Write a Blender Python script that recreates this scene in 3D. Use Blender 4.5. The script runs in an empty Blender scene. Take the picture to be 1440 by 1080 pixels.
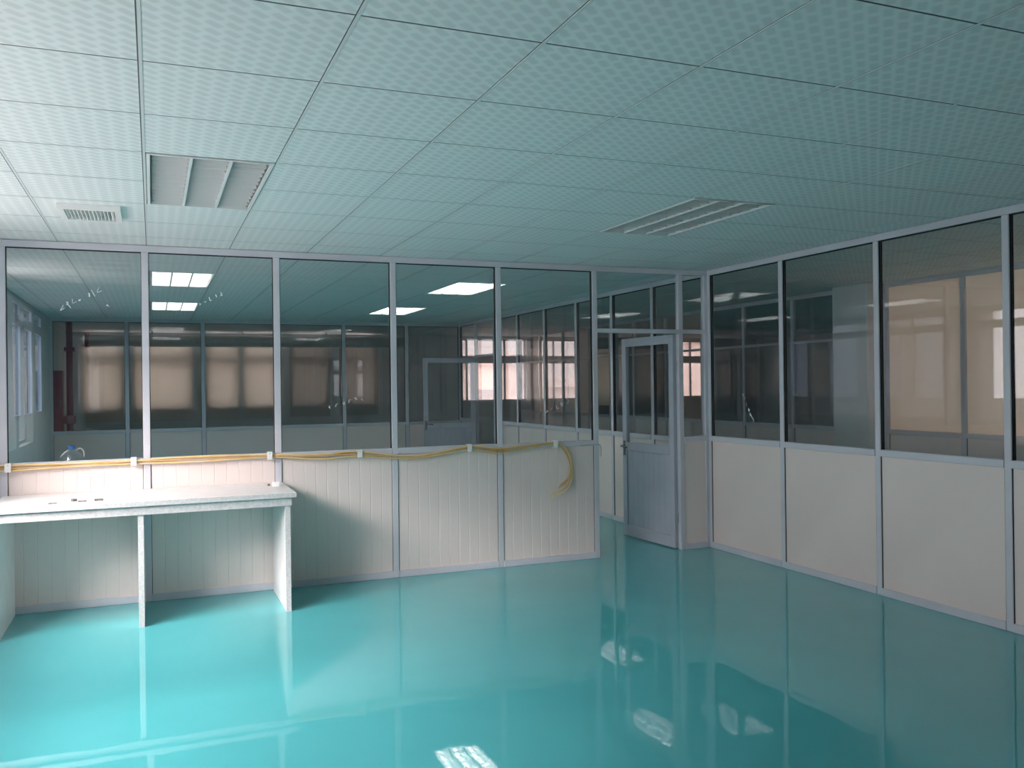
import bpy, bmesh, math, random
from mathutils import Matrix, Vector
random.seed(7)
S = bpy.context.scene
COL = S.collection

# ------------------------------------------------------------------ camera
CAM_H = 1.591
cam = bpy.data.cameras.new('camera'); co = bpy.data.objects.new('camera', cam); COL.objects.link(co)
cam.sensor_fit = 'HORIZONTAL'; cam.sensor_width = 36.0; cam.lens = 1232.4 / 1440 * 36.0; cam.clip_end = 500; cam.clip_start = 0.05
right = Vector((0.92517175, -0.37933922, -0.01260894)); down = Vector((-0.01106211, 0.00625711, -0.99991924)); fwd = Vector((0.37938748, 0.92523651, 0.0015926))
M = Matrix.Identity(4)
for i in range(3):
    M[i][0] = right[i]; M[i][1] = -down[i]; M[i][2] = -fwd[i]
M[0][3], M[1][3], M[2][3] = 0, 0, CAM_H
co.matrix_world = M
S.camera = co

# ------------------------------------------------------------------ sky, sun, exposure
W = bpy.data.worlds.new('sky'); S.world = W; W.use_nodes = True
bg = W.node_tree.nodes['Background']; bg.inputs['Color'].default_value = (1.0, 0.93, 0.955, 1); bg.inputs['Strength'].default_value = 4.0
sun = bpy.data.lights.new('sun', 'SUN'); so = bpy.data.objects.new('sun', sun); COL.objects.link(so)
sun.energy = 14.0; sun.angle = math.radians(45); sun.color = (1.0, 0.925, 0.92)
so.rotation_euler = Vector((0.80, 0.66, -0.80)).to_track_quat('-Z', 'Y').to_euler()
S.view_settings.view_transform = 'Standard'; S.view_settings.look = 'None'; S.view_settings.gamma = 1
S.view_settings.use_curve_mapping = False
S.view_settings.exposure = 0.40
S.cycles.max_bounces = 12; S.cycles.diffuse_bounces = 6; S.cycles.glossy_bounces = 6; S.cycles.transparent_max_bounces = 40

# ------------------------------------------------------------------ layout
YP = 7.141          # front partition, near face
XR = 4.985          # right partition, near face
XL = -1.42          # outer wall on the left, inner face
YB = -3.0           # wall behind the camera
YF = 14.60          # far partition
YE = 18.0           # outer wall at the far end
XC = 7.56           # corridor partition
XE = 14.0           # outer wall far right
ZC = 2.679          # suspended ceiling
ZS = 2.95           # concrete above it
TH = 0.05

# ------------------------------------------------------------------ materials
def mat(name, col, rough=.5, spec=.5, metal=0, emit=None, es=0):
    m = bpy.data.materials.new(name); m.use_nodes = True
    b = m.node_tree.nodes['Principled BSDF']
    b.inputs['Base Color'].default_value = (*col, 1); b.inputs['Roughness'].default_value = rough
    b.inputs['Specular IOR Level'].default_value = spec; b.inputs['Metallic'].default_value = metal
    if emit: b.inputs['Emission Color'].default_value = (*emit, 1); b.inputs['Emission Strength'].default_value = es
    return m
def nd(m, t, **k):
    n = m.node_tree.nodes.new(t)
    for a, v in k.items(): setattr(n, a, v)
    return n
def lk(m, a, b): m.node_tree.links.new(a, b)
def noisy(m, scale, c1, c2, detail=3, lo=.35, hi=.65, bump=0, coord='Object', stretch=(1, 1, 1), dist=.002):
    b = m.node_tree.nodes['Principled BSDF']
    tc = nd(m, 'ShaderNodeTexCoord'); mp = nd(m, 'ShaderNodeMapping'); mp.inputs['Scale'].default_value = stretch
    n = nd(m, 'ShaderNodeTexNoise'); n.inputs['Scale'].default_value = scale; n.inputs['Detail'].default_value = detail
    r = nd(m, 'ShaderNodeValToRGB'); r.color_ramp.elements[0].position = lo; r.color_ramp.elements[1].position = hi
    r.color_ramp.elements[0].color = (*c1, 1); r.color_ramp.elements[1].color = (*c2, 1)
    lk(m, tc.outputs[coord], mp.inputs[0]); lk(m, mp.outputs[0], n.inputs['Vector']); lk(m, n.outputs['Fac'], r.inputs[0]); lk(m, r.outputs[0], b.inputs['Base Color'])
    if bump:
        bp = nd(m, 'ShaderNodeBump'); bp.inputs['Strength'].default_value = bump; bp.inputs['Distance'].default_value = dist
        lk(m, n.outputs['Fac'], bp.inputs['Height']); lk(m, bp.outputs[0], b.inputs['Normal'])
    return m
MT = {}
MT['alu'] = noisy(mat('aluminium_profile', (.5, .5, .55), .38, .5), 3, (.60, .59, .645), (.64, .63, .685))
MT['dooralu_shaded'] = noisy(mat('door_alu_shaded', (.42, .43, .49), .38, .5), 3, (.40, .41, .47), (.44, .45, .51))  # aluminium made darker to paint in the shade on the doors
MT['panel'] = noisy(mat('white_panel', (.8, .77, .74), .35, .4), 1.5, (.77, .665, .63), (.81, .705, .67), bump=.02)
MT['beige'] = noisy(mat('beige_panel', (.6, .5, .4), .45, .4), 1.2, (.72, .60, .50), (.76, .64, .54))
MT['white'] = noisy(mat('white_paint', (.8, .8, .8), .6, .3), 4, (.76, .76, .76), (.8, .8, .8))
MT['wall'] = noisy(mat('wall_plaster', (.7, .7, .7), .75, .3), 2.5, (.68, .69, .70), (.73, .74, .75), bump=.05)
MT['dark'] = noisy(mat('concrete', (.06, .06, .06), .9, .1), 3, (.05, .055, .055), (.08, .08, .08))
MT['laminate'] = noisy(mat('white_laminate', (.8, .78, .77), .3, .5), 9, (.74, .71, .70), (.79, .765, .755), detail=6)
MT['edge'] = noisy(mat('laminate_edge', (.75, .73, .72), .5, .3), 60, (.46, .445, .445), (.58, .56, .56), detail=4)
MT['tbar'] = mat('ceiling_bar_white', (.70, .71, .71), .5, .3)
MT['gap_dark'] = mat('ceiling_gap_dark', (.10, .105, .11), .7, .2)  # dark grey that paints the shade in the ceiling joints
MT['rubber'] = mat('black_gasket', (.02, .02, .022), .6, .3)
MT['reflector'] = mat('lamp_reflector', (.55, .56, .56), .28, .5, .55)
MT['lampwhite'] = mat('lamp_white', (.82, .82, .82), .4, .5)
MT['tube_off'] = mat('fluorescent_tube', (.8, .82, .82), .2, .5)
MT['tube_on'] = mat('lit_fluorescent_tube', (.9, .9, .9), .3, .5, 0, (1, .98, .95), 14)
MT['chrome'] = mat('steel_handle', (.35, .35, .36), .25, .5, .9)
MT['yellow'] = noisy(mat('yellow_cable', (.8, .5, .15), .45, .4), 6, (.80, .55, .22), (.86, .66, .32))
MT['orange'] = noisy(mat('orange_cable', (.6, .32, .12), .45, .4), 6, (.60, .36, .16), (.72, .47, .24))
MT['greycable'] = mat('grey_cable', (.45, .46, .46), .5, .4)
MT['plastic'] = mat('white_plastic', (.85, .83, .82), .35, .5)
MT['red'] = noisy(mat('fire_red', (.35, .03, .06), .4, .5), 5, (.33, .03, .07), (.40, .05, .09))
MT['scrap'] = noisy(mat('grey_scrap', (.3, .3, .3), .6, .3), 30, (.07, .07, .07), (.16, .15, .14))
MT['brownscrap'] = mat('brown_scrap', (.25, .12, .08), .6, .3)
MT['mark'] = mat('chalky_marker', (.85, .86, .86), .8, .2)
MT['bluecap'] = mat('blue_cap', (.08, .22, .62), .4, .5)
MT['duct'] = noisy(mat('pipe_lagging', (.7, .66, .62), .5, .4), 6, (.62, .59, .55), (.72, .68, .64))
MT['ground'] = noisy(mat('ground', (.4, .39, .37), .9, .1), .05, (.50, .49, .47), (.58, .56, .54))
MT['facade1'] = noisy(mat('facade_pink_hazed', (.6, .5, .46), .8, .2), .15, (.84, .72, .68), (.90, .78, .74))  # distance haze painted in by paling the facade colour
MT['facade2'] = noisy(mat('facade_grey_hazed', (.6, .58, .56), .8, .2), .15, (.72, .68, .67), (.80, .76, .75))  # grey facade paled as well, haze put into the colour
MT['fglass'] = mat('facade_glass_hazed', (.50, .48, .50), .3, .5)  # facade windows paled for the same painted haze

# thin clear glass: see-through, with mirror reflection that grows towards grazing view
def glass(name, tint, base=.045, rough=0.0):
    m = bpy.data.materials.new(name); m.use_nodes = True; nt = m.node_tree; nt.nodes.clear()
    out = nd(m, 'ShaderNodeOutputMaterial'); mx = nd(m, 'ShaderNodeMixShader'); tr = nd(m, 'ShaderNodeBsdfTransparent'); gl = nd(m, 'ShaderNodeBsdfGlossy')
    tr.inputs[0].default_value = (*tint, 1); gl.inputs['Roughness'].default_value = rough; gl.inputs['Color'].default_value = (1, 1, 1, 1)
    lw = nd(m, 'ShaderNodeLayerWeight'); lw.inputs['Blend'].default_value = .5
    p = nd(m, 'ShaderNodeMath', operation='POWER'); p.inputs[1].default_value = 5
    a = nd(m, 'ShaderNodeMath', operation='MULTIPLY_ADD'); a.inputs[1].default_value = 1 - base; a.inputs[2].default_value = base; a.use_clamp = True
    lk(m, lw.outputs['Facing'], p.inputs[0]); lk(m, p.outputs[0], a.inputs[0]); lk(m, a.outputs[0], mx.inputs[0])
    lk(m, tr.outputs[0], mx.inputs[1]); lk(m, gl.outputs[0], mx.inputs[2]); lk(m, mx.outputs[0], out.inputs[0])
    return m
MT['glass'] = glass('partition_glass', (.935, .95, .955))
MT['wglass'] = glass('window_glass', (.98, .98, .98))
MT['tintglass'] = glass('bronze_window_glass', (.46, .42, .405))
MT['blueglass'] = glass('blue_window_glass', (.25, .30, .34))
MT['paletint'] = glass('pale_bronze_window_glass', (.80, .79, .78))
MT['pet'] = glass('clear_bottle_plastic', (.90, .92, .95), .24, .25)

# roller blind cloth: lets part of the daylight through
def blind(name, c, t=.5):
    m = bpy.data.materials.new(name); m.use_nodes = True; nt = m.node_tree; nt.nodes.clear()
    out = nd(m, 'ShaderNodeOutputMaterial'); mx = nd(m, 'ShaderNodeMixShader'); d = nd(m, 'ShaderNodeBsdfDiffuse'); tl = nd(m, 'ShaderNodeBsdfTranslucent')
    d.inputs[0].default_value = (*c, 1); tl.inputs[0].default_value = (*c, 1); mx.inputs[0].default_value = t
    lk(m, d.outputs[0], mx.inputs[1]); lk(m, tl.outputs[0], mx.inputs[2]); lk(m, mx.outputs[0], out.inputs[0]); return m
MT['blind'] = blind('beige_blind_cloth', (.75, .70, .64))
MT['beige_cloth'] = blind('beige_translucent_board', (.88, .74, .64), .65)
MT['blind2'] = blind('grey_blind_cloth', (.55, .51, .47), .4)

# ceiling tile: faint soft check embossed in the white sheet
def tile_mat():
    m = mat('ceiling_tile', (.8, .8, .8), .55, .3); b = m.node_tree.nodes['Principled BSDF']
    tc = nd(m, 'ShaderNodeTexCoord'); sp = nd(m, 'ShaderNodeSeparateXYZ'); lk(m, tc.outputs['Object'], sp.inputs[0])
    P_ = .0597; f = []
    def mth(op, a, b=None):
        n = nd(m, 'ShaderNodeMath', operation=op)
        for q, v in ((0, a), (1, b)):
            if v is None: continue
            if isinstance(v, (int, float)): n.inputs[q].default_value = v
            else: lk(m, v, n.inputs[q])
        return n.outputs[0]
    for i in (0, 1): f.append(mth('SUBTRACT', mth('FRACT', mth('DIVIDE', sp.outputs[i], P_)), .5))
    def sm(v, a, b):
        n = nd(m, 'ShaderNodeMapRange', interpolation_type='SMOOTHSTEP'); n.inputs[1].default_value = a; n.inputs[2].default_value = b
        n.inputs[3].default_value = 1; n.inputs[4].default_value = 0; lk(m, v, n.inputs[0]); return n.outputs[0]
    u = mth('ABSOLUTE', mth('ADD', f[0], f[1])); w = mth('ABSOLUTE', mth('SUBTRACT', f[0], f[1]))
    mr = nd(m, 'ShaderNodeMath', operation='MULTIPLY'); lk(m, sm(u, .52, .88), mr.inputs[0]); lk(m, sm(w, .16, .50), mr.inputs[1])
    rp = nd(m, 'ShaderNodeValToRGB'); rp.color_ramp.elements[0].color = (.84, .85, .85, 1); rp.color_ramp.elements[1].color = (.725, .735, .74, 1)
    lk(m, mr.outputs[0], rp.inputs[0]); lk(m, rp.outputs[0], b.inputs['Base Color'])
    bp = nd(m, 'ShaderNodeBump'); bp.inputs['Strength'].default_value = .15; bp.inputs['Distance'].default_value = .001; bp.invert = True
    lk(m, mr.outputs[0], bp.inputs['Height']); lk(m, bp.outputs[0], b.inputs['Normal'])
    return m
MT['tile'] = tile_mat()

# floor: poured teal epoxy, glossy and slightly wavy
def floor_mat():
    m = mat('teal_epoxy', (.05, .36, .38), .018, .5); b = m.node_tree.nodes['Principled BSDF']
    tc = nd(m, 'ShaderNodeTexCoord')
    n = nd(m, 'ShaderNodeTexNoise'); n.inputs['Scale'].default_value = .8; n.inputs['Detail'].default_value = 4; lk(m, tc.outputs['Object'], n.inputs['Vector'])
    rp = nd(m, 'ShaderNodeValToRGB'); rp.color_ramp.elements[0].position = .35; rp.color_ramp.elements[1].position = .65
    rp.color_ramp.elements[0].color = (.085, .42, .45, 1); rp.color_ramp.elements[1].color = (.095, .46, .49, 1)
    lk(m, n.outputs['Fac'], rp.inputs[0]); lk(m, rp.outputs[0], b.inputs['Base Color'])
    n2 = nd(m, 'ShaderNodeTexNoise'); n2.inputs['Scale'].default_value = 3.6; n2.inputs['Detail'].default_value = 2.5; n2.inputs['Roughness'].default_value = .5; lk(m, tc.outputs['Object'], n2.inputs['Vector'])
    bp = nd(m, 'ShaderNodeBump'); bp.inputs['Strength'].default_value = .2; bp.inputs['Distance'].default_value = .0028
    lk(m, n2.outputs['Fac'], bp.inputs['Height']); lk(m, bp.outputs[0], b.inputs['Normal'])
    return m
MT['floor'] = floor_mat()

# ------------------------------------------------------------------ mesh helpers
CACHE = {}
def link(name, me, parent=None, loc=(0, 0, 0), rotz=0):
    o = bpy.data.objects.new(name, me); COL.objects.link(o)
    if parent is not None: o.parent = parent
    o.location = loc; o.rotation_euler = (0, 0, rotz)
    return o
def tag(o, label, cat, group=None, kind=None):
    o['label'] = label; o['category'] = cat
    if group: o['group'] = group
    if kind: o['kind'] = kind
    return o
def thing(name, label, cat, loc=(0, 0, 0), rotz=0, group=None, kind=None):
    return tag(link(name, None, None, loc, rotz), label, cat, group, kind)
def box_me(sx, sy, sz, m, bev=0.0):
    k = (round(sx, 4), round(sy, 4), round(sz, 4), m, bev)
    if k in CACHE: return CACHE[k]
    bm = bmesh.new(); bmesh.ops.create_cube(bm, size=1); bmesh.ops.scale(bm, vec=(sx, sy, sz), verts=bm.verts)
    if bev: bmesh.ops.bevel(bm, geom=bm.edges[:], offset=min(bev, .45 * min(sx, sy, sz)), segments=1, affect='EDGES')
    me = bpy.data.meshes.new('box'); bm.to_mesh(me); bm.free(); me.materials.append(MT[m]); CACHE[k] = me
    return me
def box(name, a, b, m, parent=None, bev=0.0):
    """axis-aligned box between corners a and b (parent's coordinates)"""
    c = [(a[i] + b[i]) / 2 for i in range(3)]; d = [abs(b[i] - a[i]) for i in range(3)]
    return link(name, box_me(*d, m, bev), parent, c)
def multi_me(boxes, m, bev=0):
    bm = bmesh.new()
    for a, b in boxes:
        r = bmesh.ops.create_cube(bm, size=1); vs = r['verts']
        bmesh.ops.scale(bm, vec=[abs(b[i] - a[i]) for i in range(3)], verts=vs); bmesh.ops.translate(bm, vec=[(a[i] + b[i]) / 2 for i in range(3)], verts=vs)
    me = bpy.data.meshes.new('boxes'); bm.to_mesh(me); bm.free(); me.materials.append(MT[m]); return me
def prism_x(prof, x0, x1, m):
    n = len(prof); vs = [(x, y, z) for x in (x0, x1) for y, z in prof]
    fs = [(i, (i + 1) % n, n + (i + 1) % n, n + i) for i in range(n)] + [tuple(range(n - 1, -1, -1)), tuple(range(n, 2 * n))]
    me = bpy.data.meshes.new('prism'); me.from_pydata(vs, [], fs); me.materials.append(MT[m]); return me
def ring_me(w, l, e, z0, z1, m, lid=False):
    vs = []
    for z in (z0, z1):
        for a, b in ((w, l), (w - e, l - e)): vs += [(-a, -b, z), (a, -b, z), (a, b, z), (-a, b, z)]
    fs = []
    for i in range(4):
        j = (i + 1) % 4
        fs += [(i, j, 8 + j, 8 + i), (4 + j, 4 + i, 12 + i, 12 + j), (j, i, 4 + i, 4 + j), (8 + i, 8 + j, 12 + j, 12 + i)]
    if lid: fs += [(12, 13, 14, 15)]
    me = bpy.data.meshes.new('ring'); me.from_pydata(vs, [], fs); me.materials.append(MT[m]); return me
def smooth_path(pts, n=8):
    P = [Vector(p) for p in pts]; P = [2 * P[0] - P[1]] + P + [2 * P[-1] - P[-2]]; out = []
    for i in range(1, len(P) - 2):
        for k in range(n):
            t = k / n; a, b, c, d = P[i - 1], P[i], P[i + 1], P[i + 2]
            out.append(.5 * ((2 * b) + (c - a) * t + (2 * a - 5 * b + 4 * c - d) * t * t + (3 * b - a - 3 * c + d) * t ** 3))
    out.append(P[-2]); return out
def tube_me(pts, r, m, seg=8):
    vs, fs = [], []; n = len(pts); up = Vector((.13, .31, .94))
    for i, p in enumerate(pts):
        t = (pts[min(i + 1, n - 1)] - pts[max(i - 1, 0)]).normalized(); u = t.cross(up)
        if u.length < .05: u = t.cross(Vector((1, 0, 0)))
        u.normalize(); v = t.cross(u)
        for k in range(seg):
            a = 2 * math.pi * k / seg; vs.append(p + u * (r * math.cos(a)) + v * (r * math.sin(a)))
    for i in range(n - 1):
        for k in range(seg): fs.append((i * seg + k, i * seg + (k + 1) % seg, (i + 1) * seg + (k + 1) % seg, (i + 1) * seg + k))
    fs.append(tuple(range(seg - 1, -1, -1))); fs.append(tuple((n - 1) * seg + k for k in range(seg)))
    me = bpy.data.meshes.new('tube'); me.from_pydata([tuple(v) for v in vs], [], fs); me.polygons.foreach_set('use_smooth', [True] * len(fs)); me.materials.append(MT[m]); return me
def tube(name, pts, r, m, parent=None, seg=8, loc=(0, 0, 0)): return link(name, tube_me([Vector(p) for p in pts], r, m, seg), parent, loc)
def lathe_me(prof, m, seg=28):
    vs, fs = [], []; n = len(prof)
    for r, z in prof:
        for k in range(seg): a = 2 * math.pi * k / seg; vs.append((r * math.cos(a), r * math.sin(a), z))
    for i in range(n - 1):
        for k in range(seg): fs.append((i * seg + k, i * seg + (k + 1) % seg, (i + 1) * seg + (k + 1) % seg, (i + 1) * seg + k))
    fs.append(tuple(range(seg - 1, -1, -1))); fs.append(tuple((n - 1) * seg + k for k in range(seg)))
    me = bpy.data.meshes.new('lathe'); me.from_pydata(vs, [], fs); me.polygons.foreach_set('use_smooth', [True] * len(fs)); me.materials.append(MT[m]); return me
def ribbed_me(w, t, h, m):
    """sandwich panel: width along x, thin along y, with fine vertical grooves on both faces; centred"""
    k = ('rib', round(w, 4), round(t, 4), round(h, 4), m)
    if k in CACHE: return CACHE[k]
    n = max(1, round(w / .094)); p = w / n; g = .0035; d = .002; prof = [(-w / 2, 0)]
    for i in range(1, n):
        x = -w / 2 + i * p; prof += [(x - g, 0), (x - g / 3, d), (x + g / 3, d), (x + g, 0)]
    prof.append((w / 2, 0)); N = len(prof); vs = []; fs = []
    for s in (-1, 1):
        for z in (-h / 2, h / 2): vs += [(x, s * (t / 2 - q), z) for x, q in prof]
    for i in range(N - 1):
        fs.append((i, i + 1, N + i + 1, N + i)); fs.append((2 * N + i + 1, 2 * N + i, 3 * N + i, 3 * N + i + 1))
    fs.append(tuple(range(N, 2 * N)) + tuple(range(4 * N - 1, 3 * N - 1, -1))); fs.append(tuple(range(N - 1, -1, -1)) + tuple(range(2 * N, 3 * N)))
    fs.append((0, N, 3 * N, 2 * N)); fs.append((N - 1, 3 * N - 1, 4 * N - 1, 2 * N - 1))
    me = bpy.data.meshes.new('ribbed'); me.from_pydata(vs, [], fs); me.materials.append(MT[m]); CACHE[k] = me; return me

def portal(c, sx, sz, facing):
    l = bpy.data.lights.new('window_daylight', 'AREA'); l.shape = 'RECTANGLE'; l.size = sx; l.size_y = sz; l.cycles.is_portal = True
    o = bpy.data.objects.new('window_daylight', l); COL.objects.link(o); o.location = c
    o.rotation_euler = Vector(facing).to_track_quat('-Z', 'Z').to_euler()

# ------------------------------------------------------------------ floor and concrete slab
fl = box('floor', (XL - .2, YB - .2, -.12), (XE + .2, YE + .2, 0), 'floor'); tag(fl, 'glossy teal epoxy floor running through all the rooms', 'floor', kind='structure')
sl = box('ceiling', (XL - .2, YB - .2, ZS), (XE + .2, YE + .2, ZS + .12), 'dark'); tag(sl, 'dark concrete slab above the suspended ceilings', 'slab', kind='structure')

# ------------------------------------------------------------------ suspended ceilings
def ceiling(label, xs, ys, x0, x1, y0, y1, holes=()):
    """xs, ys: grid lines; holes: (column x centre, y centre) ranges left free for lamps"""
    root = thing('ceiling', label, 'ceiling', kind='structure')
    X = [x0] + [x for x in xs if x0 + .06 < x < x1 - .06] + [x1]; Y = [y0] + [y for y in ys if y0 + .06 < y < y1 - .06] + [y1]
    for i in range(len(X) - 1):
        for j in range(len(Y) - 1):
            cx, cy = (X[i] + X[i + 1]) / 2, (Y[j] + Y[j + 1]) / 2
            if any(a < cx < b and c < cy < d for a, b, c, d in holes): continue
            ax, bx = X[i] + .0068, X[i + 1] - .009; ay, by = Y[j] + .0045, Y[j + 1] - .0045
            box('ceiling_tile', (ax, ay, ZC + .003), (bx, by, ZC + .012), 'tile', root)
    for x in X[1:-1]:
        box('ceiling_runner', (x - .0045, y0, ZC + .0015), (x + .0065, y1, ZC + .03), 'tbar', root); box('ceiling_shade_strip', (x - .009, y0, ZC + .0038), (x - .0045, y1, ZC + .03), 'gap_dark', root)  # dark strip paints the shadow gap beside each runner
    for y in Y[1:-1]:
        segs = [(X[0], X[-1])]
        for a, b, c, d in holes:
            if c + .02 < y < d - .02: segs = [q for s in segs for q in (((s[0], a), (b, s[1])) if s[0] < a and b < s[1] else (s,))]
        for a, b in segs: box('ceiling_cross_shade_strip', (a, y - .0045, ZC + .0038), (b, y + .0045, ZC + .03), 'gap_dark', root)  # dark filler painting the shade of the cross gaps
    return root
gx = [-.623 + .5965 * k for k in range(-2, 26)]
gy = [1.939 + .6035 * k for k in range(-9, 10)]
gy2 = [7.5 + .6 * k for k in range(-1, 13)]
LX = ((gx[3], gx[4]), (gx[8], gx[9]))
main_holes = [(a, b, gy[9 + 4], gy[9 + 6]) for a, b in LX]
mid_holes = [(a, b, c, c + 1.2) for a, b in LX for c in (8.7, 11.7)]
ceiling('white chequered tile ceiling over the near room', gx, gy, XL, XR + TH, YB, YP + TH, main_holes)
ceiling('tile ceiling behind the front glass partition with lit lamps', gx, gy2, XL, XR + TH, YP + TH, YF, mid_holes)
ceiling('tile ceiling of the corridor behind the right glass partition', [5.3, 5.9, 6.5, 7.1], [2 + .6 * k for k in range(17)], XR + TH, XC, 1.5, 12.2)
for a, b, lab in (((XL, YF, ZC), (XR + TH, YE, ZC + .02), 'plain ceiling of the room behind the far partition'), ((XR + TH, 12.2, ZC), (XC, YE, ZC + .02), 'plain ceiling at the far end of the corridor'),
                  ((XR + TH, YB, ZC), (XC, 1.5, ZC + .02), 'plain ceiling at the near end of the corridor'), ((XC, YB, ZC), (XE, YE, ZC + .02), 'plain ceiling of the dark room beyond the corridor')):
    tag(box('ceiling', a, b, 'white'), lab, 'ceiling', kind='structure')

# ------------------------------------------------------------------ ceiling lamps
def lamp(x0, x1, y0, y1, lit, label):
    t = thing('ceiling_lamp', label, 'ceiling lamp', ((x0 + x1) / 2, (y0 + y1) / 2, ZC), 0, 'recessed three-tube ceiling lamps')
    w, l = (x1 - x0) / 2 - .010, (y1 - y0) / 2 - .010; h = .09; e = .016
    wm = 'lampwhite'
    link('frame', ring_me(w, l, e, -.002, .012, wm), t)
    link('housing', ring_me(w, l, .004, .012, h, wm, True), t)
    cw = (2 * w - 2 * e) / 3
    for k in range(3):
        c = -w + e + cw * (k + .5)
        vs, fs = [], []; n = 12; r = cw / 2 - .010
        for yy in (-l + .012, l - .012):
            for i in range(n + 1):
                a = math.pi * i / n; vs.append((c - r * math.cos(a), yy, .010 + .070 * math.sin(a) ** .8))
        for i in range(n): fs.append((i, i + 1, n + 2 + i, n + 1 + i))
        me = bpy.data.meshes.new('trough'); me.from_pydata(vs, [], fs); me.polygons.foreach_set('use_smooth', [True] * n); me.materials.append(MT['lampwhite' if lit else 'reflector'])
        link('reflector', me, t)
        tube('tube', [(c, -l + .03, .045), (c, l - .03, .045)], .013, 'tube_on' if lit else 'tube_off', t, 12)
        nf = 13; lv = []
        for i in range(nf):
            y = -l + .03 + (2 * l - .06) * i / (nf - 1); lv.append(((c - cw / 2 + .006, y - .0012, .004), (c + cw / 2 - .006, y + .0012, .030)))
        lo = link('louvre', multi_me(lv, 'lampwhite'), t); lo['kind'] = 'stuff'
        if k < 2: box('divider', (c + cw / 2 - .007, -l + e, .000), (c + cw / 2 + .007, l - e, .035), 'lampwhite', t)
lamp(*LX[0], gy[13], gy[15], False, 'unlit three-tube ceiling lamp above the left of the near room')
lamp(*LX[1], gy[13], gy[15], False, 'unlit three-tube ceiling lamp near the right glass partition')
lamp(*LX[0], 8.7, 9.9, True, 'larger of the two lit lamps seen through the left glass panes')
lamp(*LX[0], 11.7, 12.9, True, 'smaller lit lamp below the larger one in the left glass pane')
lamp(*LX[1], 8.7, 9.9, True, 'larger of the two lit lamps seen through the middle glass panes')
lamp(*LX[1], 11.7, 12.9, True, 'smaller lit lamp behind a post in the middle glass panes')

# ------------------------------------------------------------------ air vent
v = thing('air_vent', 'small white slatted air vent on the ceiling at the left', 'air vent', (-.335, 5.88, ZC))
link('frame', ring_me(.17, .20, .035, -.028, .002, 'plastic'), v)
box('backing', (-.135, -.165, -.004), (.135, .165, .002), 'gap_dark', v)
for i in range(13):
    o = box('slat', (-.1285 + i * .0205, -.165, -.024), (-.1235 + i * .0205, .165, -.006), 'plastic', v)
    o.rotation_euler = (0, math.radians(32), 0)

# ------------------------------------------------------------------ partitions
def partition(name, label, axis, near, posts, bays, sill=1.03, sill_h=.05, base=.055, top=ZC, ptype='panel', ribbed=False, pw=.05, skip_rail=(), th=TH):
    """axis 'x': runs along x at y=near (body towards +y); axis 'y': runs along y at x=near (body towards +x).
    posts: positions of the post centres; bays[i] between posts i and i+1: 'std', 'solid', 'door' (open below 2.1), 'panel_low'"""
    root = thing(name, label, 'partition', kind='structure')
    def B(n, u0, u1, z0, z1, m, d0=0, d1=th, bev=0, lab=None):
        a, b = ((u0, near + d0, z0), (u1, near + d1, z1)) if axis == 'x' else ((near + d0, u0, z0), (near + d1, u1, z1))
        o = box(n, a, b, m, root, bev)
        return o
    h = pw / 2
    for i, p in enumerate(posts):
        B('post', p - h, p + h, 0, top - .05, 'alu', bev=.003)
    B('top_rail', min(posts) - h, max(posts) + h, top - .05, top, 'alu', -.004, th + .004, .003)
    for i, k in enumerate(bays):
        a, b = sorted((posts[i], posts[i + 1])); a += h; b -= h
        if k == 'none': continue
        if k == 'door':
            B('header_rail', a, b, 2.07, 2.105, 'alu', bev=.003)
            B('glass_pane', a, b, 2.105, top - .05, 'glass', .022, .028)
            continue
        zt = top - .05
        B('base_rail', a, b, 0, base, 'alu', -.006, th + .006, .003)
        B('sill_rail', a, b, sill, sill + sill_h, 'alu', -.006, th + .006, .003)
        # lower panel, set back from the frame, with a dark gasket line round it
        if ribbed:
            me = ribbed_me(b - a, .03, sill - base, 'panel'); link('lower_panel', me, root, ((a + b) / 2, near + .025, (sill + base) / 2) if axis == 'x' else (near + .025, (a + b) / 2, (sill + base) / 2), 0 if axis == 'x' else math.pi / 2)
        else: B('lower_panel', a, b, base, sill, 'panel', .012, th - .012)
        for d0, d1 in ((.006, .012), (th - .012, th - .006)):
            B('gasket', a, a + .004, base, sill, 'rubber', d0, d1); B('gasket', b - .004, b, base, sill, 'rubber', d0, d1)
        z0 = sill + sill_h
        if k == 'beige': B('upper_panel', a, b, z0, zt, 'beige_cloth', .022, .028)
        elif k == 'header':
            B('header_rail', a, b, 2.07, 2.105, 'alu', bev=.003); B('glass_pane', a, b, z0, 2.07, 'glass', .022, .028); B('glass_pane', a, b, 2.105, zt, 'glass', .022, .028)
        else:
            B('glass_pane', a, b, z0, zt, 'glass', .022, .028)
            for d0, d1 in ((.010, .022), (.028, .040)):
                B('gasket', a, b, zt - .006, zt, 'rubber', d0, d1); B('gasket', b - .004, b, z0, zt - .006, 'rubber', d0, d1); B('gasket', a, a + .004, z0, zt - .006, 'rubber', d0, d1)
    return root
wf = partition('wall_front', 'grey framed glass partition with ribbed white panels behind the desk', 'x', YP,
               [XL + .025, -.988, -.045, .918, 1.866, 2.81, 3.757, 4.68, 4.975], ['std'] * 6 + ['none', 'none'], ribbed=True)
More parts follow.
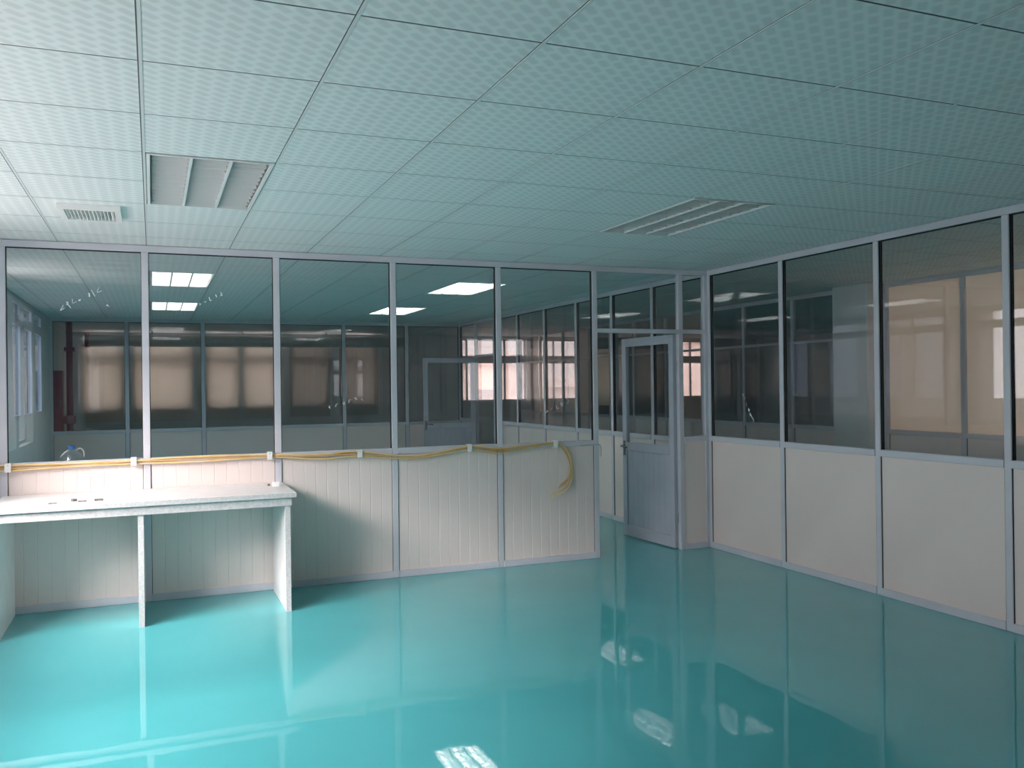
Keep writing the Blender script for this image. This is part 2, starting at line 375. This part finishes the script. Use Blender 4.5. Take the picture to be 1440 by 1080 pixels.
# door opening bay of the front partition
def PB(n, a, b, m, bev=.003, root=wf): return box(n, a, b, m, root, bev)
PB('header_rail', (3.782, YP, 2.065), (4.95, YP + TH, 2.105), 'alu')
PB('glass_pane', (3.782, YP + .022, 2.105), (4.95, YP + .028, ZC - .05), 'glass', 0)
PB('glass_pane', (4.705, YP + .022, 1.08), (4.95, YP + .028, 2.065), 'glass', 0)
PB('sill_rail', (4.705, YP - .006, 1.03), (4.95, YP + TH + .006, 1.08), 'alu')
PB('base_rail', (4.705, YP - .006, 0), (4.95, YP + TH + .006, .055), 'alu')
PB('lower_panel', (4.705, YP + .012, .055), (4.95, YP + .038, 1.03), 'panel', 0)
# right partition, near room
yr = [YP - 1.065 - 1.072 * k for k in range(9)]
wr = partition('wall_right', 'grey framed glass partition with smooth white panels along the right', 'y', XR, [YP - .01] + yr, ['std'] * 9)
# right partition, beyond the front partition
ym = [8.175, 9.077, 10.01, 10.99, 11.96, 12.91, 13.78, YF - .03]
wm_ = partition('wall_right', 'glass partition with white panels along the right of the lamp-lit room', 'y', XR, [YP + TH + .035] + ym, ['std'] * 6 + ['door', 'std'], sill=.99)
# far partition
partition('wall_far', 'glass partition at the far end of the lamp-lit room', 'x', YF, [XL + .025, -.36, .74, 1.87, 2.96, 4.04, XR + .025], ['std'] * 6, sill=.94, pw=.06)
# corridor partition: beige boards near, glass further off
yc = [-2.975, -1.9, -.83, .24, 1.31, 2.38, 3.45, 4.40, 5.40, 6.45, 7.45]
partition('wall_corridor', 'partition with beige upper boards on the far side of the corridor', 'y', XC, yc, ['beige'] * 10, sill=1.0, pw=.06)
yc2 = [8.02, 9.0, 10.0, 11.0, 12.0, 13.0, 13.83, 14.7, 15.8, 16.9, YE - .025]
partition('wall_corridor', 'dim glass partition beyond the white column in the corridor', 'y', XC, yc2, ['header'] * 10, sill=1.0)
cl = thing('column', 'square white column in the beige and glass corridor wall', 'column', (XC + .05, 7.725, 0), kind='structure')
box('shaft', (-.31, -.27, 0), (.31, .27, ZC), 'wall', cl, .01)
cl = thing('column', 'square column standing in front of the far windows', 'column', (8.75, 16.6, 0), kind='structure')
box('shaft', (-.35, -.35, 0), (.35, .35, ZC), 'wall', cl, .01)

# ------------------------------------------------------------------ doors
def door_leaf(name, label, loc, rotz, w, handle_z, hside):
    """leaf along +x from the hinge, thickness along y"""
    t = thing(name, label, 'door', loc, rotz, kind='structure')
    z0, z1, th, s = .012, 2.06, .042, .075
    box('stile', (0, 0, z0), (s, th, z1), 'dooralu_shaded', t, .003); box('stile', (w - s, 0, z0), (w, th, z1), 'dooralu_shaded', t, .003)
    box('rail', (s, 0, z0), (w - s, th, z0 + .11), 'dooralu_shaded', t, .003); box('rail', (s, 0, .90), (w - s, th, .985), 'dooralu_shaded', t, .003); box('rail', (s, 0, z1 - .085), (w - s, th, z1), 'dooralu_shaded', t, .003)
    n = 7
    lp = link('lower_panel', ribbed_me(w - 2 * s, .018, .90 - z0 - .11, 'dooralu_shaded'), t, (w / 2, th / 2, (.90 + z0 + .11) / 2))
    box('glass_pane', (s, th / 2 - .003, .985), (w - s, th / 2 + .003, z1 - .085), 'glass', t)
    for sd in (-1, 1):
        yb = th if sd > 0 else 0
        hd = link('handle', None, t, (w - s / 2, yb, handle_z))
        box('plate', (-.018, min(0, sd * .008), -.075), (.018, max(0, sd * .008), .075), 'chrome', hd, .003)
        tube('lever', smooth_path([(0, 0, .02), (0, sd * .035, .02), (-.01, sd * .05, .02), (-.05, sd * .052, .018), (-.115, sd * .05, .012)], 4), .009, 'chrome', hd)
    for z in (.3, 1.75):
        tube('hinge', [(-.004, th * .0 - .004, z - .05), (-.004, -.004, z + .05)], .009, 'dooralu_shaded', t)
    return t
door_leaf('door_1', 'grey half-glazed aluminium door standing open beside the right partition', (4.655, YP + .045, 0), math.radians(93.2), .90, .925, 1)
door_leaf('door_2', 'far half-glazed door standing open in the lamp-lit room', (XR - .02, 13.74, 0), math.radians(168), .86, .95, 1)

# ------------------------------------------------------------------ outer walls with windows
WN = [0]
def outer_wall(name, label, axis, inner, out, u0, u1, wins, z0, z1, bar, label_w, thick=.2, pane='wglass', inset=.09):
    """wins: (a, b, mullion positions); bar: (z lower, z upper) of the transom or None"""
    root = thing(name, label, 'wall', kind='structure')
    def B(n, a, b, c, d, e0, e1, m, par=None, bev=0):
        p, q = inner + out * e0, inner + out * e1
        A, C = ((a, min(p, q), c), (b, max(p, q), d)) if axis == 'x' else ((min(p, q), a, c), (max(p, q), b, d))
        return box(n, A, C, m, par, bev)
    if not wins: B('wall_panel', u0, u1, 0, ZS, 0, thick, 'wall', root); return root
    B('wall_below', u0, u1, 0, z0, 0, thick, 'wall', root); B('wall_above', u0, u1, z1, ZS, 0, thick, 'wall', root)
    e = u0
    for a, b, ml in wins:
        if a > e: B('pier', e, a, z0, z1, 0, thick, 'wall', root)
        e = b
    if u1 > e: B('pier', e, u1, z0, z1, 0, thick, 'wall', root)
    for k, (a, b, ml) in enumerate(wins):
        WN[0] += 1; t = thing('window_%d' % WN[0], '', 'window', kind='structure')
        t['label'] = label_w if isinstance(label_w, str) else label_w[k]
        t['group'] = label_w if isinstance(label_w, str) else 'windows of the far outer wall'
        f = .035; F0, F1 = inset, inset + .05; pn = pane if isinstance(pane, str) else pane[k]
        B('frame', a, a + f, z0, z1, F0, F1, 'alu', t); B('frame', b - f, b, z0, z1, F0, F1, 'alu', t)
        B('frame', a + f, b - f, z0, z0 + f, F0, F1, 'alu', t); B('frame', a + f, b - f, z1 - f, z1, F0, F1, 'alu', t)
        zs = [(z0 + f, z1 - f)]
        if bar: B('transom', a + f, b - f, bar[0], bar[1], F0, F1, 'alu', t); zs = [(z0 + f, bar[0]), (bar[1], z1 - f)]
        us = [a + f] + list(ml) + [b - f]
        for c, d in zs:
            for i in range(len(us) - 1):
                l, r = us[i] + (.02 if i else 0), us[i + 1] - (.02 if i < len(us) - 2 else 0)
                B('pane', l, r, c, d, inset + .022, inset + .028, pn, t)
            for m_ in ml: B('mullion', m_ - .02, m_ + .02, c, d, F0, F1, 'alu', t)
        c = (a + b) / 2; zc = (z0 + z1) / 2; p = inner + out * .19
        if axis == 'x': portal((c, p, zc), b - a, z1 - z0, (0, -out, 0))
        else: portal((p, c, zc), b - a, z1 - z0, (-out, 0, 0))
    return root
lw = [(8.50, 9.27, ()), (10.06, 10.70, ()), (10.94, 11.62, ()), (11.885, 12.66, ()), (12.95, 13.7, ())]
mw = [(1.6, 2.9, ()), (3.15, 4.45, ()), (4.7, 6.3, ())]
outer_wall('wall_left', 'plastered outer wall with windows left of the rooms', 'y', XL, -1, YB, YP + TH, mw, .95, 2.63, (2.35, 2.47), 'tall framed window in the left outer wall')
outer_wall('wall_left', 'plastered outer wall left of the lamp-lit room', 'y', XL, -1, YP + TH, YE, lw, 1.28, 2.63, (2.35, 2.47), 'narrow framed window left of the lamp-lit room', pane=['wglass'] + ['blueglass'] * 4, inset=.0)
fw = [(-1.17, -.55, ()), (-.30, .68, ()), (1.00, 1.55, ()), (1.68, 2.35, ()), (2.6, 3.3, ()), (3.6, 4.3, ()), (6.12, 7.76, (6.36, 7.25)), (8.03, 9.6, (8.45,)), (11.85, 12.6, (12.12,))]
outer_wall('wall_end', 'outer wall with windows at the far end of the building', 'x', YE, 1, XL, XE, fw, 1.25, 2.62, (2.08, 2.25), ['small window behind the narrow bright blind','window behind the wide beige blind','window behind the blind right of the wide one','window behind the fourth blind from the left','window behind the left grey blind','window behind the right grey blind','widest far window, with two mullions','far window half hidden by the square column','narrow far window seen between the door and the corner post'], pane=['paletint'] * 6 + ['tintglass'] * 4)
outer_wall('wall_back', 'plain wall behind the camera', 'x', YB, -1, XL, XE, [(6.1, 6.75, ()), (7.02, 7.45, ()), (7.8, 10.6, (9.2,)), (10.9, 13.7, (12.3,))], 1.25, 2.62, (2.08, 2.25), 'near-end window, the two rightmost added to light the beige boards')  # windows right of the corridor are added to backlight the beige boards
outer_wall('wall_right_outer', 'outer wall with added windows that light the beige boards', 'y', XE, 1, YB, 7.7, [(-2, .3, ()), (.8, 3.6, ()), (4.2, 7.2, ())], .95, 2.63, None, 'added unseen window lighting the beige boards from behind')  # made-up windows so the translucent beige boards glow from behind
outer_wall('wall_right_outer', 'blank outer wall far to the right', 'y', XE, 1, 7.7, YE, [], 0, 0, None, '')
tag(box('wall_light_block', (XC + .36, 7.65, 0), (XE, 7.75, ZS), 'wall'), 'unseen wall added beyond the white corridor column to keep the room dark', 'wall', kind='structure')  # added out of view to block light from the dim glazed room

# blinds in the far windows
bl = [(-1.2, -.52, 'blind'), (-.33, .71, 'blind'), (.97, 1.58, 'blind'), (1.65, 2.38, 'blind'), (2.55, 3.35, 'blind2'), (3.55, 4.35, 'blind2')]
for i, (a, b, m) in enumerate(bl):
    lab = ['narrow bright beige blind beside the red pipe', 'wide beige blind behind the left glass post', 'beige blind right of the wide blind at the far wall', 'second beige blind right of the wide one at the far wall',
           'grey blind at the far wall behind the middle panes', 'rightmost grey blind at the far wall'][i]
    t = thing('roller_blind', lab, 'blind', ((a + b) / 2, YE - .03, 1.02), 0, 'roller blinds on the far windows')
    box('cloth', (a - (a + b) / 2, -.002, 0), (b - (a + b) / 2, .002, 1.39), m, t)
    tube('roller', [(a - (a + b) / 2, 0, 1.41), (b - (a + b) / 2, 0, 1.41)], .024, 'plastic', t, 12); box('weight_bar', (a - (a + b) / 2, -.006, -.02), (b - (a + b) / 2, .006, .002), 'alu', t)
t = thing('roller_blind', 'sunlit beige blind seen past the open door in the corridor', 'blind', (XC - .02, 14.1, 1.21), math.pi / 2, 'corridor blinds')
box('cloth', (-.30, -.002, 0), (.30, .002, .88), 'beige', t); tube('roller', [(-.3, 0, .9), (.3, 0, .9)], .024, 'plastic', t, 12)

# ------------------------------------------------------------------ desks
def desk(label, loc, rotz=0):
    """top: x -.99..94 (world), front edge towards -y"""
    t = thing('desk', label, 'desk', loc, rotz)
    W2, D, H = .965, .78, .85
    box('desk_top', (-W2, -D, H - .036), (W2, 0, H), 'laminate', t, .003)
    box('top_edge', (-W2, -D - .003, H - .034), (W2, -D, H - .002), 'edge', t)
    box('apron', (-W2 + .03, -D + .022, H - .095), (W2 - .03, -D + .04, H - .036), 'edge', t)
    for x in (-W2 + .035, -.075, W2 - .075):
        p = box('side_panel', (x, -D + .04, 0), (x + .036, -.03, H - .036), 'laminate', t, .002)
        link('panel_edge', box_me(.036, .003, H - .095, 'edge'), p, (0, (-D / 2 + .005) * 1 + .0335 - .0075 + .0, -.0295))
    box('back_strip', (-W2 + .071, -.05, H - .12), (W2 - .075, -.035, H - .036), 'laminate', t)
    return t
d1 = desk('long white desk with three side panels against the front partition', (-.027, YP - .008, 0))
d2 = desk('white desk on the other side of the glass partition', (-.027, YP + TH + .01, 0), math.pi)

# bits left on the desk
def bit(name, lab, x, y, sx, sy, sz, m, rz, grp):
    o = link(name, box_me(sx, sy, sz, m, .002), None, (x, y, .85 + sz / 2), rz); tag(o, lab, 'scrap', grp); return o
bit('scrap', 'small pale grey scrap, leftmost on the desk top', -.618, 6.49, .05, .02, .006, 'scrap', .2, 'scraps on the desk')
bit('scrap', 'small square dark scrap on the desk top', -.497, 6.566, .03, .03, .016, 'scrap', .5, 'scraps on the desk')
bit('scrap', 'flat grey scrap just right of the square one', -.444, 6.514, .05, .022, .008, 'scrap', -.1, 'scraps on the desk')
bit('scrap', 'oblong dark grey scrap, rightmost of the left four', -.344, 6.526, .055, .026, .012, 'scrap', .1, 'scraps on the desk')
bit('scrap', 'tiny brown scrap near the right end of the desk', .81, 6.884, .016, .016, .014, 'brownscrap', .3, 'scraps on the desk')
bit('trunking_piece', 'short white block of cable trunking at the right end of the desk', .855, 6.83, .05, .05, .035, 'plastic', 0, None)

# bottle on the desk behind the glass
b = thing('water_jug', 'clear plastic water jug with blue cap behind the left pane', 'bottle', (-.578, 7.46, .85))
link('body', lathe_me([(.07, 0), (.083, .008), (.085, .03), (.082, .06), (.085, .09), (.085, .2), (.082, .225), (.07, .255), (.045, .28), (.024, .29), (.022, .305)], 'pet'), b)
link('cap', lathe_me([(.026, .300), (.027, .302), (.027, .322), (.024, .326)], 'bluecap'), b)
tube('handle', smooth_path([(.03, 0, .285), (.06, 0, .30), (.085, 0, .275), (.086, 0, .235)], 5), .006, 'plastic', b)

# ------------------------------------------------------------------ cables along the sill
cb = thing('cable_bundle', 'yellow and orange cables strung along the sill of the front partition', 'cable', (0, 0, 0))
yb = YP - .028
main = [(-1.3, 1.045), (-.984, 1.050), (-.55, 1.055), (-.137, 1.060), (.35, 1.062), (.835, 1.062), (1.24, 1.040), (1.53, 1.050), (1.89, 1.008), (2.13, 1.010), (2.502, 1.060), (2.778, 1.027), (3.05, 1.05), (3.255, 1.068), (3.35, 1.058)]
tails = [[(3.42, 1.02), (3.47, .94), (3.485, .85), (3.47, .76), (3.43, .69), (3.33, .63), (3.27, .605)],
         [(3.41, 1.00), (3.455, .92), (3.475, .83), (3.455, .75), (3.40, .70), (3.35, .675)],
         [(3.43, 1.03), (3.48, .95), (3.50, .85), (3.49, .74), (3.45, .66), (3.36, .61), (3.29, .592)],
         [(3.42, 1.01), (3.465, .93), (3.48, .84), (3.465, .77), (3.42, .72), (3.37, .69)]]
for s, (dz, dy, m) in enumerate([(0.012, 0, 'yellow'), (-.004, -.004, 'orange'), (-.018, 0, 'yellow'), (.003, .006, 'orange')]):
    pts = []
    for i, (x, z) in enumerate(main + tails[s]):
        wob = .006 * math.sin(x * 5.1 + s * 1.9)
        k = 1.0 if i < len(main) else .15
        pts.append((x, yb + dy + .004 * math.sin(x * 7 + s), z + dz * k + wob * k))
    tube('strand', smooth_path(pts, 6), 0.0058 if m == 'yellow' else .005, m, cb)
gc = tube('grey_wire', smooth_path([(3.58, YP - .012, 1.036), (3.72, YP - .012, 1.040), (3.785, YP - .012, 1.035), (3.803, YP - .004, .985), (3.80, YP - .004, .93)], 6), .004, 'greycable'); tag(gc, 'thin grey wire hanging at the end of the front partition', 'cable')
for i, (x, lab) in enumerate([(-.955, 'white cable clip at the far left end of the sill'), (-.137, 'white cable clip beside the second glass post'), (.845, 'white cable clip above the right end of the desk'),
                              (1.56, 'white cable clip left of the fourth glass post'), (2.51, 'white cable clip in the middle of the fifth bay'), (3.325, 'white cable clip where the cables turn down')]):
    z = {0: 1.05, 1: 1.06, 2: 1.062, 3: 1.048, 4: 1.058, 5: 1.062}[i]
    t = thing('cable_clip', lab, 'cable clip', (x, YP - .006, z), 0, 'cable clips on the sill')
    link('strap', prism_x([(0, -.030), (-.042, -.030), (-.042, .032), (0, .032), (0, .028), (-.038, .028), (-.038, -.026), (0, -.026)], -.02, .02, 'plastic'), t)
    tube('screw', [(0, -.042, .018), (0, -.044, .018)], .005, 'alu', t)

# ------------------------------------------------------------------ smeared marker scribbles on the panes
def scribble(par, axis, fixed, u0, z0, u1, z1, n, h, seed):
    rnd = random.Random(seed); k = 0
    for i in range(n):
        t = i / max(1, n - 1); u = u0 + (u1 - u0) * t; z = z0 + (z1 - z0) * t; pts = []
        for q in range(rnd.choice((3, 4, 4))): pts.append((u + rnd.uniform(-.5, .5) * h * .7, z + rnd.uniform(-.5, .5) * h))
        p3 = [(a, fixed, b) if axis == 'x' else (fixed, a, b) for a, b in pts]
        tube('marker_scrawl', smooth_path(p3, 3), .0028, 'mark', par, 5)
scribble(wf, 'x', YP + .020, -.60, 2.20, -.36, 2.33, 7, .055, 1)
scribble(wf, 'x', YP + .020, -.30, 2.22, -.28, 2.225, 1, .03, 2)
scribble(wf, 'x', YP + .020, .34, 2.25, .50, 2.33, 5, .03, 3)
scribble(wf, 'x', YP + .020, 1.335, 1.437, 1.60, 1.50, 6, .04, 4)
scribble(wf, 'x', YP + .020, 3.27, 1.345, 3.48, 1.437, 5, .05, 5)
scribble(wr, 'y', XR + .020, 6.63, 1.49, 6.49, 1.25, 6, .05, 6)

# ------------------------------------------------------------------ fire fittings and duct behind the far partition
hc = thing('hydrant_cabinet', 'dark red fire hydrant cabinet behind the far glass partition', 'hydrant cabinet', (-1.26, 14.95, 0))
box('cabinet', (-.155, -.1, .93), (.0, .12, 1.90), 'red', hc, .006); box('cabinet_door', (-.145, -.112, .95), (-.01, -.1, 1.88), 'red', hc, .004); box('stand', (-.14, -.08, 0), (-.02, .10, .93), 'alu', hc)
box('latch', (-.035, -.122, 1.38), (-.02, -.112, 1.46), 'chrome', hc)
rp = thing('fire_pipe', 'upright red fire pipe beside the hydrant cabinet', 'pipe', (-1.175, 14.98, 0))
tube('pipe', [(0, 0, 0), (0, 0, ZC)], .045, 'red', rp, 14); link('valve', lathe_me([(.05, 1.08), (.085, 1.1), (.085, 1.2), (.05, 1.22)], 'red', 16), rp); link('flange', lathe_me([(.05, 2.2), (.075, 2.2), (.075, 2.26), (.05, 2.26)], 'red', 16), rp)
wpp = thing('lagged_pipe', 'thick pale lagged pipe running under the ceiling at the far wall', 'pipe', (0, 17.5, 2.50))
tube('lagging', [(-1.05, 0, 0), (XR - .1, 0, 0)], .10, 'duct', wpp, 20); tube('end_flange', [(-1.12, 0, 0), (-1.05, 0, 0)], .125, 'red', wpp, 20)
for x in (.0, 1.6, 3.2): box('hanger', (x - .012, -.012, .09), (x + .012, .012, .18), 'alu', wpp)

# ------------------------------------------------------------------ outside
g = box('ground', (-150, -150, -14.2), (200, 250, -14), 'ground'); tag(g, 'pale ground far below the windows', 'ground', kind='structure')
def building(x0, x1, y0, y1, h, m, label, face='y'):
    t = thing('building', label, 'building', ((x0 + x1) / 2, (y0 + y1) / 2, -14)); w, d = (x1 - x0) / 2, (y1 - y0) / 2
    box('walls', (-w, -d, 0), (w, d, h), m, t); box('parapet', (-w - .3, -d - .3, h), (w + .3, d + .3, h + .8), m, t)
    n = int(h // 3.2)
    for k in range(n):
        z = .9 + k * 3.2; wn = []
        if face == 'y':
            c = int(2 * w // 3.4)
            for i in range(c): x = -w + 1 + i * 3.4; wn.append(((x, -d - .05, z), (x + 1.9, -d + .1, z + 1.6)))
            box('ledge', (-w, -d - .25, z - .25), (w, -d, z - .1), m, t)
        else:
            c = int(2 * d // 3.4)
            for i in range(c): y = -d + 1 + i * 3.4; wn.append(((w - .1, y, z), (w + .05, y + 1.9, z + 1.6)))
            box('ledge', (w, -d, z - .25), (w + .25, d, z - .1), m, t)
        link('window_row', multi_me(wn, 'fglass'), t)['kind'] = 'stuff'
    return t
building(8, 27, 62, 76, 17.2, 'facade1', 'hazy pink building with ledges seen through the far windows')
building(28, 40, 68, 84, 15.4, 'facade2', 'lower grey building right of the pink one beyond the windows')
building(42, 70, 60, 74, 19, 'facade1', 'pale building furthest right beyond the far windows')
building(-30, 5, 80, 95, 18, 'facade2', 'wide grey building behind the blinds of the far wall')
building(-75, -60, -20, 40, 13.0, 'facade2', 'low grey building across from the left windows', 'x')
